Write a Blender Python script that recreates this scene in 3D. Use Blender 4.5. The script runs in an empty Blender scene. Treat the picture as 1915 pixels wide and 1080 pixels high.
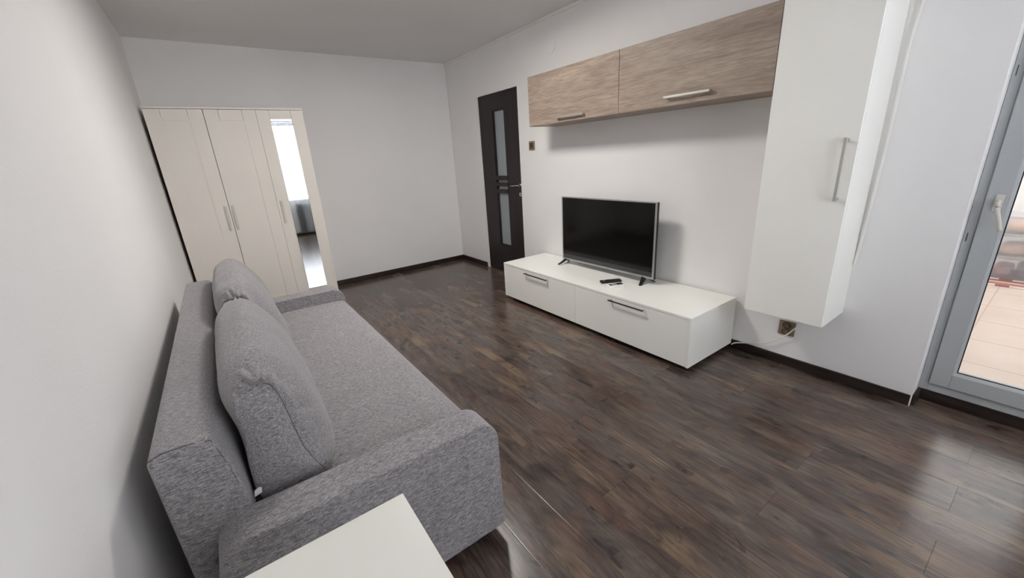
import bpy, bmesh, math, random
from mathutils import Vector, Matrix, noise
random.seed(7)
PI = math.pi
SC = bpy.context.scene
COL = SC.collection

# ------------------------------------------------------------------ camera
cam_d = bpy.data.cameras.new('camera')
cam = bpy.data.objects.new('camera', cam_d)
COL.objects.link(cam)
cam_d.sensor_width = 36.0
cam_d.sensor_fit = 'HORIZONTAL'
cam_d.lens = 36.0 * 748.0 / 1915.0
cam_d.clip_start = 0.02
R_ = Vector((0.80705108, -0.58762317, -0.05803065))
U_ = Vector((0.22999948, 0.22231899, 0.94745686))
F_ = Vector((0.54384629, 0.77799311, -0.3145758))
m = Matrix.Identity(4)
for i in range(3):
    m[i][0] = R_[i]; m[i][1] = U_[i]; m[i][2] = -F_[i]
m.translation = Vector((0.3452, -5.0056, 1.3594))
cam.matrix_world = m
SC.camera = cam

# ------------------------------------------------------------------ light
world = bpy.data.worlds.new('World'); SC.world = world
world.use_nodes = True
bg = world.node_tree.nodes['Background']
bg.inputs[0].default_value = (0.92, 0.945, 0.99, 1)
bg.inputs[1].default_value = 8.2

def portal(name, loc, rot, sx, sy):
    l = bpy.data.lights.new(name, 'AREA'); l.shape = 'RECTANGLE'
    l.size = sx; l.size_y = sy; l.cycles.is_portal = True
    o = bpy.data.objects.new(name, l); COL.objects.link(o)
    o.location = loc; o.rotation_euler = rot
    return o
# rooms: sky light comes through the near window and the enclosed balcony
NW = -6.60          # inner face of the near wall
WX0, WX1, WZ0, WZ1 = 0.85, 2.40, 0.74, 2.46   # window opening in the near wall
portal('window_portal', ((WX0+WX1)/2, NW-0.22, (WZ0+WZ1)/2), (PI/2, 0, PI), WX1-WX0, WZ1-WZ0)
portal('roof_portal', (6.35, -5.7, 2.72), (0, 0, 0), 1.7, 2.6)
portal('balcony_portal', (5.25, -7.02, 1.725), (PI/2, 0, PI), 3.8, 0.45)

# the ceiling lamp (its housing is built with the objects)
W, H = 3.032, 2.499      # room width and height
LAMP = (1.55, -2.45, H-0.085)
ll = bpy.data.lights.new('ceiling_lamp_light', 'AREA'); ll.shape = 'DISK'; ll.size = 0.5
ll.energy = 33.5; ll.color = (1.0, 0.965, 0.905)
lo = bpy.data.objects.new('ceiling_lamp_light', ll); COL.objects.link(lo)
lo.location = (LAMP[0], LAMP[1], LAMP[2]-0.003)

vs = SC.view_settings
vs.view_transform = 'Standard'; vs.look = 'None'; vs.gamma = 1.0
vs.use_curve_mapping = False
vs.exposure = 0.0
SC.cycles.max_bounces = 12
SC.cycles.diffuse_bounces = 8
SC.cycles.sample_clamp_indirect = 8.0
SC.cycles.caustics_reflective = False
SC.cycles.caustics_refractive = False

# ------------------------------------------------------------------ materials
def lin(c):
    return tuple(((v/255)/12.92 if v/255 <= 0.04045 else ((v/255+0.055)/1.055)**2.4) for v in c) + (1,)

def pm(name, rgb, rough=0.5, metal=0.0, spec=0.5, coat=0.0):
    mt = bpy.data.materials.new(name); mt.use_nodes = True
    b = mt.node_tree.nodes['Principled BSDF']
    b.inputs['Base Color'].default_value = lin(rgb)
    b.inputs['Roughness'].default_value = rough
    b.inputs['Metallic'].default_value = metal
    b.inputs['Specular IOR Level'].default_value = spec
    if coat: b.inputs['Coat Weight'].default_value = coat
    return mt, mt.node_tree, b

def N(nt, typ, **kw):
    n = nt.nodes.new(typ)
    for k, v in kw.items():
        if k.startswith('i_'):
            n.inputs[k[2:].replace('_', ' ')].default_value = v
        else:
            setattr(n, k, v)
    return n

def MA(nt, op, a, b=None, c=None, clamp=False):
    n = nt.nodes.new('ShaderNodeMath'); n.operation = op; n.use_clamp = clamp
    for i, v in enumerate((a, b, c)):
        if v is None: continue
        if isinstance(v, (int, float)): n.inputs[i].default_value = v
        else: nt.links.new(v, n.inputs[i])
    return n.outputs[0]

def XYZ(nt, x, y, z):
    n = nt.nodes.new('ShaderNodeCombineXYZ')
    for i, v in enumerate((x, y, z)):
        if isinstance(v, (int, float)): n.inputs[i].default_value = v
        else: nt.links.new(v, n.inputs[i])
    return n.outputs[0]

def noise_tex(nt, vec, scale=5, detail=3, rough=0.5, dist=0.0):
    n = nt.nodes.new('ShaderNodeTexNoise')
    n.inputs['Scale'].default_value = scale; n.inputs['Detail'].default_value = detail
    n.inputs['Roughness'].default_value = rough; n.inputs['Distortion'].default_value = dist
    nt.links.new(vec, n.inputs['Vector'])
    return n.outputs['Fac']

def ramp(nt, fac, stops, interp='LINEAR'):
    n = nt.nodes.new('ShaderNodeValToRGB'); cr = n.color_ramp; cr.interpolation = interp
    while len(cr.elements) > 1: cr.elements.remove(cr.elements[-1])
    cr.elements[0].position = stops[0][0]; cr.elements[0].color = lin(stops[0][1])
    for p, c in stops[1:]:
        e = cr.elements.new(p); e.color = lin(c)
    nt.links.new(fac, n.inputs[0])
    return n.outputs[0]

def mix(nt, fac, a, b, mode='MIX'):
    n = nt.nodes.new('ShaderNodeMix'); n.data_type = 'RGBA'; n.blend_type = mode
    if isinstance(fac, (int, float)): n.inputs[0].default_value = fac
    else: nt.links.new(fac, n.inputs[0])
    for i, v in ((6, a), (7, b)):
        if isinstance(v, tuple): n.inputs[i].default_value = v
        else: nt.links.new(v, n.inputs[i])
    return n.outputs[2]

def bump(nt, b, h, strength, dist):
    n = nt.nodes.new('ShaderNodeBump'); n.inputs['Strength'].default_value = strength
    n.inputs['Distance'].default_value = dist
    nt.links.new(h, n.inputs['Height']); nt.links.new(n.outputs[0], b.inputs['Normal'])

def paint(name, rgb, rough=0.85, bs=0.25):
    mt, nt, b = pm(name, rgb, rough, spec=0.25)
    g = N(nt, 'ShaderNodeNewGeometry').outputs['Position']
    f = noise_tex(nt, g, 110, 3, 0.6)
    bump(nt, b, f, bs, 0.003)
    f2 = noise_tex(nt, g, 1.3, 3)
    c = ramp(nt, f2, [(0.3, tuple(int(v*0.985) for v in rgb)), (0.7, rgb)])
    nt.links.new(c, b.inputs['Base Color'])
    return mt

M_wall = paint('wall_paint', (240, 239, 239))
M_ceil = paint('ceiling_paint', (232, 231, 231), 0.9, 0.1)
M_trimw = paint('white_trim_paint', (240, 238, 236), 0.6, 0.05)

def floor_material():
    mt, nt, b = pm('dark_laminate', (80, 70, 64), 0.3, spec=0.6)
    L = nt.links
    g = N(nt, 'ShaderNodeNewGeometry').outputs['Position']
    s = N(nt, 'ShaderNodeSeparateXYZ'); L.new(g, s.inputs[0])
    x, y = s.outputs[0], s.outputs[1]
    u = MA(nt, 'DIVIDE', MA(nt, 'SUBTRACT', x, 0.963-1.9), 0.19)
    row = MA(nt, 'FLOOR', u); fu = MA(nt, 'FRACT', u)
    wn = N(nt, 'ShaderNodeTexWhiteNoise', noise_dimensions='1D'); L.new(row, wn.inputs['W'])
    # alternate rows line up at y = -4.125 (as the joints seen by the sofa do)
    par = MA(nt, 'MODULO', row, 2.0)
    off = MA(nt, 'ADD', MA(nt, 'MULTIPLY', par, 0.0), MA(nt, 'MULTIPLY', MA(nt, 'FLOOR', MA(nt, 'MULTIPLY', wn.outputs['Value'], 3.0)), 0.43))
    v = MA(nt, 'DIVIDE', MA(nt, 'ADD', MA(nt, 'ADD', y, 4.125+6.45), off), 1.29)
    col = MA(nt, 'FLOOR', v); fv = MA(nt, 'FRACT', v)
    wn2 = N(nt, 'ShaderNodeTexWhiteNoise', noise_dimensions='3D')
    L.new(XYZ(nt, row, col, 3.0), wn2.inputs['Vector'])
    rnd = wn2.outputs['Value']
    rc = N(nt, 'ShaderNodeSeparateColor'); L.new(wn2.outputs['Color'], rc.inputs[0])
    r1, r2, r3 = rc.outputs[0], rc.outputs[1], rc.outputs[2]
    # each plank is printed with three narrow staves of random length and tone
    sw = MA(nt, 'MULTIPLY', u, 3.0)
    warp = noise_tex(nt, XYZ(nt, MA(nt, 'MULTIPLY', x, 6.0), MA(nt, 'MULTIPLY', y, 1.5), 0.0), 1.0, 2)
    srow = MA(nt, 'FLOOR', MA(nt, 'ADD', sw, MA(nt, 'MULTIPLY', MA(nt, 'SUBTRACT', warp, 0.5), 0.25)))
    wn3 = N(nt, 'ShaderNodeTexWhiteNoise', noise_dimensions='1D'); L.new(srow, wn3.inputs['W'])
    sl_ = MA(nt, 'ADD', 0.55, MA(nt, 'MULTIPLY', wn3.outputs['Value'], 0.5))
    scol = MA(nt, 'FLOOR', MA(nt, 'DIVIDE', MA(nt, 'ADD', MA(nt, 'ADD', y, 30.0), MA(nt, 'MULTIPLY', wn3.outputs['Value'], 9.0)), sl_))
    wn4 = N(nt, 'ShaderNodeTexWhiteNoise', noise_dimensions='3D')
    L.new(XYZ(nt, srow, scol, col), wn4.inputs['Vector'])
    sc4 = N(nt, 'ShaderNodeSeparateColor'); L.new(wn4.outputs['Color'], sc4.inputs[0])
    s1, s2, s3 = sc4.outputs[0], sc4.outputs[1], sc4.outputs[2]
    px = MA(nt, 'ADD', x, MA(nt, 'MULTIPLY', s1, 1.7))
    py = MA(nt, 'ADD', y, MA(nt, 'MULTIPLY', s2, 2.9))
    wob = noise_tex(nt, XYZ(nt, MA(nt, 'MULTIPLY', px, 5.0), MA(nt, 'MULTIPLY', py, 2.4), 0.0), 1.0, 3)
    pxw = MA(nt, 'ADD', px, MA(nt, 'MULTIPLY', wob, 0.05))
    def nz(kx, ky, seed, det, rough=0.6, dist=0.5, plank=True):
        xx, yy = (pxw, py) if plank else (x, y)
        return noise_tex(nt, XYZ(nt, MA(nt, 'MULTIPLY', xx, kx), MA(nt, 'MULTIPLY', yy, ky), MA(nt, 'ADD', s3, seed) if plank else seed), 1.0, det, rough, dist)
    def step(fac, a, b_, k):
        mr = N(nt, 'ShaderNodeMapRange', interpolation_type='SMOOTHSTEP'); L.new(fac, mr.inputs[0])
        mr.inputs[1].default_value = a; mr.inputs[2].default_value = b_
        return MA(nt, 'MULTIPLY', mr.outputs[0], k)
    big = nz(9.0, 2.6, 0.0, 5, 0.62, 1.0)
    grain = nz(60.0, 5.0, 3.0, 5, 0.7, 0.6, False)
    fine = nz(260.0, 18.0, 5.0, 3)
    base = ramp(nt, big, [(0.28, (60, 51, 48)), (0.42, (80, 68, 62)), (0.54, (94, 80, 72)), (0.70, (110, 96, 87))])
    def sel(sv, kx, ky, seed, a, b_, k):
        n_ = nz(kx, ky, seed, 4, 0.58, 0.8, False)
        return step(MA(nt, 'ADD', n_, MA(nt, 'MULTIPLY', MA(nt, 'SUBTRACT', sv, 0.5), 0.13)), a, b_, k)
    grey = sel(s1, 4.0, 1.1, 31.0, 0.47, 0.62, 0.55)
    base = mix(nt, grey, base, lin((96, 90, 87)))
    tan_ = sel(s2, 7.0, 1.5, 21.0, 0.52, 0.70, 0.62)
    base = mix(nt, tan_, base, lin((134, 114, 95)))
    red_ = sel(s3, 6.0, 1.8, 44.0, 0.50, 0.66, 0.55)
    base = mix(nt, red_, base, lin((98, 74, 63)))
    # soft dark blotches that run across the staves, then knots and cracks
    base = mix(nt, step(nz(5.5, 2.6, 9.0, 4, 0.55, 0.9, False), 0.52, 0.70, 0.58), base, lin((42, 37, 37)))
    base = mix(nt, step(nz(15.0, 5.5, 12.0, 4, 0.6, 1.0), 0.60, 0.72, 0.7), base, lin((34, 29, 29)))
    base = mix(nt, step(nz(85.0, 6.0, 15.0, 3, 0.5, 0.8), 0.64, 0.74, 0.7), base, lin((28, 23, 22)))
    # cathedral rings where the print shows them
    wv = N(nt, 'ShaderNodeTexWave', wave_type='RINGS', rings_direction='SPHERICAL')
    wv.inputs['Scale'].default_value = 3.0; wv.inputs['Distortion'].default_value = 2.5
    wv.inputs['Detail'].default_value = 3.0; wv.inputs['Detail Scale'].default_value = 1.0
    L.new(XYZ(nt, MA(nt, 'MULTIPLY', pxw, 5.5), MA(nt, 'MULTIPLY', py, 0.8), 0.0), wv.inputs['Vector'])
    ring = MA(nt, 'MULTIPLY', MA(nt, 'POWER', wv.outputs['Fac'], 4.0), step(nz(5.0, 1.4, 51.0, 2), 0.50, 0.62, 0.42))
    base = mix(nt, ring, base, lin((36, 29, 26)))
    gm = N(nt, 'ShaderNodeMapRange'); L.new(grain, gm.inputs[0])
    gm.inputs[1].default_value = 0.3; gm.inputs[2].default_value = 0.7
    gm.inputs[3].default_value = 0.72; gm.inputs[4].default_value = 1.24
    fm = N(nt, 'ShaderNodeMapRange'); L.new(fine, fm.inputs[0])
    fm.inputs[1].default_value = 0.3; fm.inputs[2].default_value = 0.7
    fm.inputs[3].default_value = 0.84; fm.inputs[4].default_value = 1.14
    tone = MA(nt, 'ADD', 0.86, MA(nt, 'MULTIPLY', s3, 0.12))
    k = MA(nt, 'MULTIPLY', MA(nt, 'MULTIPLY', gm.outputs[0], fm.outputs[0]), tone)
    vm = N(nt, 'ShaderNodeVectorMath', operation='SCALE'); L.new(base, vm.inputs[0]); L.new(k, vm.inputs['Scale'])
    # seams
    eu = MA(nt, 'MULTIPLY', MA(nt, 'MINIMUM', fu, MA(nt, 'SUBTRACT', 1.0, fu)), 0.19)
    ev = MA(nt, 'MULTIPLY', MA(nt, 'MINIMUM', fv, MA(nt, 'SUBTRACT', 1.0, fv)), 1.29)
    e = MA(nt, 'MINIMUM', eu, ev)
    seam = N(nt, 'ShaderNodeMapRange', interpolation_type='SMOOTHSTEP'); L.new(e, seam.inputs[0])
    seam.inputs[1].default_value = 0.0004; seam.inputs[2].default_value = 0.0022
    c = mix(nt, MA(nt, 'MULTIPLY', MA(nt, 'SUBTRACT', 1.0, seam.outputs[0]), 0.45), vm.outputs[0], lin((28, 24, 22)))
    L.new(c, b.inputs['Base Color'])
    rr = N(nt, 'ShaderNodeMapRange'); L.new(grain, rr.inputs[0])
    rr.inputs[3].default_value = 0.17; rr.inputs[4].default_value = 0.25
    L.new(rr.outputs[0], b.inputs['Roughness'])
    h = MA(nt, 'ADD', seam.outputs[0], MA(nt, 'MULTIPLY', fine, 0.05))
    bump(nt, b, h, 0.22, 0.0012)
    return mt
M_floor = floor_material()

def wood(name, cols, axis='y', sc=1.0, rough=0.45, knots=0.3):
    mt, nt, b = pm(name, cols[1], rough, spec=0.35)
    g = N(nt, 'ShaderNodeNewGeometry').outputs['Position']
    s = N(nt, 'ShaderNodeSeparateXYZ'); nt.links.new(g, s.inputs[0])
    k = {'x': (1.2, 14, 14), 'y': (14, 1.2, 14), 'z': (14, 14, 1.2)}[axis]
    P = [MA(nt, 'MULTIPLY', s.outputs[i], k[i]*sc) for i in range(3)]
    v = XYZ(nt, *P)
    a = noise_tex(nt, v, 1.0, 5, 0.6, 0.8)
    P2 = [MA(nt, 'MULTIPLY', s.outputs[i], k[i]*sc*8) for i in range(3)]
    f = noise_tex(nt, XYZ(nt, *P2), 1.0, 4, 0.65, 0.5)
    c = ramp(nt, a, [(0.28, cols[0]), (0.5, cols[1]), (0.72, cols[2])])
    fm = ramp(nt, f, [(0.3, (196, 190, 186)), (0.6, (255, 255, 255))])
    c = mix(nt, 0.8, c, fm, 'MULTIPLY')
    nt.links.new(c, b.inputs['Base Color'])
    bump(nt, b, f, 0.1, 0.001)
    return mt
M_oak = wood('pale_oak_veneer', [(146, 130, 118), (163, 146, 133), (178, 162, 147)], 'y', 0.8)
M_dark = wood('dark_wenge', [(30, 24, 26), (40, 32, 34), (48, 39, 40)], 'z', 1.0, 0.4)
M_base = wood('dark_skirting', [(34, 27, 25), (46, 37, 34), (60, 50, 44)], 'y', 1.0, 0.4)

def smooth_white(name, rgb, rough, spec=0.5):
    mt, nt, b = pm(name, rgb, rough, spec=spec)
    g = N(nt, 'ShaderNodeNewGeometry').outputs['Position']
    f = noise_tex(nt, g, 60, 2, 0.5)
    bump(nt, b, f, 0.02, 0.001)
    f2 = noise_tex(nt, g, 2.2, 2)
    nt.links.new(ramp(nt, f2, [(0.3, tuple(int(v*0.99) for v in rgb)), (0.7, rgb)]), b.inputs['Base Color'])
    return mt
M_white = smooth_white('white_melamine', (249, 249, 244), 0.38)
M_warmw = smooth_white('warm_white_foil', (238, 232, 224), 0.45)
M_tabletop = smooth_white('table_lacquer', (233, 233, 225), 0.35)
M_upvc = smooth_white('backlit_grey_upvc', (180, 184, 186), 0.3)  # white plastic; the grey of its backlit look is put into the colour
M_ivory = smooth_white('ivory_plastic', (208, 203, 195), 0.4)
M_steel = pm('brushed_nickel', (196, 194, 188), 0.4, 0.75)[0]
M_chrome = pm('satin_chrome', (190, 186, 180), 0.22, 1.0)[0]
M_darkmetal = pm('dark_metal', (92, 90, 86), 0.35, 1.0)[0]  # dark metal of the stand handle bars and strike keeps
M_black = pm('black_plastic', (14, 14, 15), 0.35)[0]
M_blackm = pm('matte_black_plastic', (16, 16, 17), 0.6)[0]
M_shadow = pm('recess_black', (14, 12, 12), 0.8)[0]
M_silver = pm('silver_bezel', (176, 176, 176), 0.35, 0.7)[0]
M_screen = pm('screen_glass', (9, 9, 10), 0.12, spec=0.35)[0]
M_screen2 = pm('screen_lower_band', (60, 60, 62), 0.25, spec=0.4)[0]
M_lcd = pm('grey_display', (150, 158, 152), 0.3)[0]
M_brass = pm('bronze_plate', (150, 132, 112), 0.4, 0.35)[0]
M_brassd = pm('dark_bronze', (86, 68, 52), 0.4, 0.4)[0]
M_cable = pm('white_cable', (236, 234, 230), 0.45)[0]
M_mirror = pm('mirror_silver', (235, 238, 240), 0.012, 1.0)[0]
M_frost = pm('frosted_glass', (150, 158, 162), 0.4, spec=0.5)[0]
M_tag = pm('white_label_cloth', (240, 240, 244), 0.8)[0]

def fabric(name, dark, midc, light, warpaxis):
    mt, nt, b = pm(name, midc, 0.95, spec=0.12)
    b.inputs['Sheen Weight'].default_value = 0.25
    b.inputs['Sheen Roughness'].default_value = 0.5
    g = N(nt, 'ShaderNodeTexCoord').outputs['Object']
    s = N(nt, 'ShaderNodeSeparateXYZ'); nt.links.new(g, s.inputs[0])
    def nz(kx, ky, kz, det=2):
        return noise_tex(nt, XYZ(nt, MA(nt, 'MULTIPLY', s.outputs[0], kx), MA(nt, 'MULTIPLY', s.outputs[1], ky), MA(nt, 'MULTIPLY', s.outputs[2], kz)), 1.0, det, 0.6)
    a = nz(70, 560, 520)       # threads running across x
    c_ = nz(520, 90, 500)      # threads running along y
    d_ = nz(520, 560, 80)
    e_ = nz(9, 9, 9, 3)
    f = MA(nt, 'ADD', MA(nt, 'MULTIPLY', a, 0.55), MA(nt, 'ADD', MA(nt, 'MULTIPLY', c_, 0.25), MA(nt, 'MULTIPLY', d_, 0.20)))
    col = ramp(nt, f, [(0.36, dark), (0.5, midc), (0.64, light)])
    col = mix(nt, 0.25, col, ramp(nt, e_, [(0.3, (205, 203, 208)), (0.7, (255, 255, 255))]), 'MULTIPLY')
    nt.links.new(col, b.inputs['Base Color'])
    bump(nt, b, f, 0.5, 0.002)
    return mt
M_fab = fabric('grey_melange_fabric', (86, 83, 87), (144, 141, 144), (194, 189, 190), 'x')
M_seam = pm('grey_seam_thread', (92, 88, 92), 0.95, spec=0.1)[0]

def tile_material():
    mt, nt, b = pm('beige_tiles', (232, 216, 200), 0.35)
    g = N(nt, 'ShaderNodeNewGeometry').outputs['Position']
    s = N(nt, 'ShaderNodeSeparateXYZ'); nt.links.new(g, s.inputs[0])
    u = MA(nt, 'FRACT', MA(nt, 'DIVIDE', MA(nt, 'ADD', s.outputs[0], 0.12), 0.44))
    v = MA(nt, 'FRACT', MA(nt, 'DIVIDE', MA(nt, 'ADD', s.outputs[1], 10.06), 0.33))
    eu = MA(nt, 'MINIMUM', u, MA(nt, 'SUBTRACT', 1.0, u)); ev = MA(nt, 'MINIMUM', v, MA(nt, 'SUBTRACT', 1.0, v))
    e = MA(nt, 'LESS_THAN', MA(nt, 'MINIMUM', eu, ev), 0.012)
    n = noise_tex(nt, g, 3.0, 3)
    c = ramp(nt, n, [(0.3, (208, 190, 174)), (0.7, (218, 204, 190))])
    nt.links.new(mix(nt, e, c, lin((190, 168, 152))), b.inputs['Base Color'])
    return mt
M_tile = tile_material()
M_rug = None
def rug_material():
    mt, nt, b = pm('patterned_rug', (150, 90, 80), 0.95, spec=0.1)
    g = N(nt, 'ShaderNodeNewGeometry').outputs['Position']
    s = N(nt, 'ShaderNodeSeparateXYZ'); nt.links.new(g, s.inputs[0])
    st = MA(nt, 'FRACT', MA(nt, 'MULTIPLY', MA(nt, 'SUBTRACT', s.outputs[0], 5.85), 4.0))
    ck = MA(nt, 'FRACT', MA(nt, 'MULTIPLY', s.outputs[1], 6.0))
    c1 = ramp(nt, st, [(0.0, (168, 122, 112)), (0.3, (208, 186, 176)), (0.5, (158, 106, 96)), (0.75, (232, 216, 208))], 'CONSTANT')
    c2 = ramp(nt, ck, [(0.0, (164, 114, 104)), (0.5, (232, 218, 210))], 'CONSTANT')
    f = MA(nt, 'MULTIPLY', MA(nt, 'GREATER_THAN', st, 0.75), 1.0)
    nt.links.new(mix(nt, f, c1, c2), b.inputs['Base Color'])
    return mt
M_rug = rug_material()

def glass_mat(name, tint=(1, 1, 1, 1), refl=0.06):
    mt = bpy.data.materials.new(name); mt.use_nodes = True
    nt = mt.node_tree; nt.nodes.clear()
    o = nt.nodes.new('ShaderNodeOutputMaterial')
    t = nt.nodes.new('ShaderNodeBsdfTransparent'); t.inputs[0].default_value = tint
    gl = nt.nodes.new('ShaderNodeBsdfGlossy'); gl.inputs['Roughness'].default_value = 0.02
    mx = nt.nodes.new('ShaderNodeMixShader'); mx.inputs[0].default_value = refl
    nt.links.new(t.outputs[0], mx.inputs[1]); nt.links.new(gl.outputs[0], mx.inputs[2])
    nt.links.new(mx.outputs[0], o.inputs[0])
    return mt
M_glass = glass_mat('window_glass')
def curtain_mat(name, rgb, tr):
    mt = bpy.data.materials.new(name); mt.use_nodes = True
    nt = mt.node_tree; nt.nodes.clear()
    o = nt.nodes.new('ShaderNodeOutputMaterial')
    t = nt.nodes.new('ShaderNodeBsdfTransparent')
    tl = nt.nodes.new('ShaderNodeBsdfTranslucent'); tl.inputs[0].default_value = rgb
    df = nt.nodes.new('ShaderNodeBsdfDiffuse'); df.inputs[0].default_value = rgb
    m1 = nt.nodes.new('ShaderNodeMixShader'); m1.inputs[0].default_value = 0.5
    mx = nt.nodes.new('ShaderNodeMixShader'); mx.inputs[0].default_value = 1-tr
    nt.links.new(tl.outputs[0], m1.inputs[1]); nt.links.new(df.outputs[0], m1.inputs[2])
    nt.links.new(t.outputs[0], mx.inputs[1]); nt.links.new(m1.outputs[0], mx.inputs[2])
    nt.links.new(mx.outputs[0], o.inputs[0])
    return mt
M_sheer = curtain_mat('sheer_voile', (0.85, 0.87, 0.9, 1), 0.72)
M_crate = curtain_mat('frosted_clear_plastic', (0.82, 0.84, 0.86, 1), 0.68)

# ------------------------------------------------------------------ mesh helpers
def box(bm, x0, x1, y0, y1, z0, z1):
    x0, x1 = min(x0, x1), max(x0, x1); y0, y1 = min(y0, y1), max(y0, y1); z0, z1 = min(z0, z1), max(z0, z1)
    v = [bm.verts.new(p) for p in ((x0, y0, z0), (x1, y0, z0), (x1, y1, z0), (x0, y1, z0), (x0, y0, z1), (x1, y0, z1), (x1, y1, z1), (x0, y1, z1))]
    for f in ((3, 2, 1, 0), (4, 5, 6, 7), (0, 1, 5, 4), (1, 2, 6, 5), (2, 3, 7, 6), (3, 0, 4, 7)):
        bm.faces.new([v[i] for i in f])
    return v

def prism(bm, pts, axis, a0, a1):
    """extrude polygon of 2D pts along axis; the other two axes in cyclic order x,y,z minus axis"""
    def P(p, a):
        if axis == 'y': return (p[0], a, p[1])
        if axis == 'x': return (a, p[0], p[1])
        return (p[0], p[1], a)
    A = [bm.verts.new(P(p, a0)) for p in pts]; B = [bm.verts.new(P(p, a1)) for p in pts]
    n = len(pts)
    bm.faces.new(A); bm.faces.new(B[::-1])
    for i in range(n):
        bm.faces.new((A[i], B[i], B[(i+1) % n], A[(i+1) % n]))

def tube(bm, path, r, seg=10, cap=True):
    path = [Vector(p) for p in path]; rings = []
    n = len(path)
    up = Vector((0.13, 0.21, 0.97))
    for i, p in enumerate(path):
        t = (path[min(i+1, n-1)] - path[max(i-1, 0)]).normalized()
        a = t.cross(up)
        if a.length < 0.05: a = t.cross(Vector((1, 0, 0)))
        a.normalize(); b = t.cross(a)
        rr = r[i] if isinstance(r, (list, tuple)) else r
        rings.append([bm.verts.new(p + a*math.cos(2*PI*k/seg)*rr + b*math.sin(2*PI*k/seg)*rr) for k in range(seg)])
    for i in range(n-1):
        for k in range(seg):
            bm.faces.new((rings[i][k], rings[i][(k+1) % seg], rings[i+1][(k+1) % seg], rings[i+1][k]))
    if cap:
        bm.faces.new(rings[0][::-1]); bm.faces.new(rings[-1])

def catmull(pts, sub=8, closed=False):
    pts = [Vector(p) for p in pts]; n = len(pts); out = []
    rng = range(n if closed else n-1)
    for i in rng:
        if closed: p0, p1, p2, p3 = pts[(i-1) % n], pts[i], pts[(i+1) % n], pts[(i+2) % n]
        else: p0, p1, p2, p3 = pts[max(i-1, 0)], pts[i], pts[i+1], pts[min(i+2, n-1)]
        for j in range(sub):
            t = j/sub
            out.append(0.5*((2*p1)+(-p0+p2)*t+(2*p0-5*p1+4*p2-p3)*t*t+(-p0+3*p1-3*p2+p3)*t**3))
    if not closed: out.append(pts[-1])
    return out

def root_of(o):
    while o.parent: o = o.parent
    return o

def obj(name, bm, mat, parent=None, origin=None, bevel=0.0, seg=2, smooth=False, label=None, subsurf=0):
    bmesh.ops.recalc_face_normals(bm, faces=bm.faces[:])
    me = bpy.data.meshes.new(name)
    o = bpy.data.objects.new(name, me)
    if parent is not None:
        org = Vector(root_of(parent).location)
    else:
        org = Vector(origin) if origin is not None else Vector((0, 0, 0))
        o.location = org
    for v in bm.verts: v.co -= org
    bm.to_mesh(me); bm.free()
    me.materials.append(mat)
    COL.objects.link(o)
    if parent is not None: o.parent = parent
    if bevel > 0:
        md = o.modifiers.new('bevel', 'BEVEL'); md.width = bevel; md.segments = seg
        md.limit_method = 'ANGLE'; md.angle_limit = math.radians(35)
        smooth = True
    if subsurf:
        md = o.modifiers.new('sub', 'SUBSURF'); md.levels = subsurf; md.render_levels = subsurf
        smooth = True
    if smooth:
        for p in me.polygons: p.use_smooth = True
        if bevel > 0:
            try:
                wn = o.modifiers.new('wn', 'WEIGHTED_NORMAL'); wn.keep_sharp = True
            except Exception: pass
    if label: o['label'] = label
    return o

def bx(name, dims, mat, parent=None, **kw):
    bm = bmesh.new()
    if isinstance(dims[0], (int, float)): dims = [dims]
    for d in dims: box(bm, *d)
    return obj(name, bm, mat, parent, **kw)

def thing(name, label, cat, loc, group=None):
    o = bpy.data.objects.new(name, None); COL.objects.link(o)
    o.empty_display_size = 0.1
    o.location = loc; o['label'] = label; o['category'] = cat
    if group: o['group'] = group
    return o

def tag(o, label, cat, group=None):
    o['label'] = label; o['category'] = cat
    if group: o['group'] = group
    return o

def struct(name, dims, mat, **kw):
    o = bx(name, dims, mat, **kw); o['kind'] = 'structure'
    return o

# ------------------------------------------------------------------ room shell

JY = -4.732            # where the TV wall ends and the balcony door recess begins
DX = 3.15              # plane of the balcony door frame
RX = 3.32              # outer face of right wall
struct('floor', (0, 3.30, NW, 0, -0.05, 0), M_floor)
struct('ceiling', (-0.1, RX, NW-0.23, 0.12, H, H+0.12), M_ceil)
struct('wall_left', (-0.12, 0, NW-0.23, 0.12, -0.05, H), M_wall)
struct('wall_back', (0, RX, 0, 0.12, -0.05, H), M_wall)
DY0, DY1, DZ = -1.458, -0.66, 2.022     # interior door opening
struct('wall_right', [(W, RX, DY1, 0, -0.05, H), (W, RX, DY0, DY1, DZ, H), (W, RX, JY, DY0, -0.05, H),
                      (DX, RX, -5.32, JY, 2.16, H), (DX, RX, -5.45, -5.32, -0.05, H), (DX, RX, -6.45, -5.45, -0.05, 0.82), (DX, RX, -6.45, -5.45, 2.16, H), (DX, RX, NW-0.23, -6.45, -0.05, H)], M_wall)
struct('wall_near', [(0, WX0, NW-0.23, NW, -0.05, H), (WX1, DX, NW-0.23, NW, -0.05, H),
                     (WX0, WX1, NW-0.23, NW, -0.05, WZ0), (WX0, WX1, NW-0.23, NW, WZ1, H)], M_wall)

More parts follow.
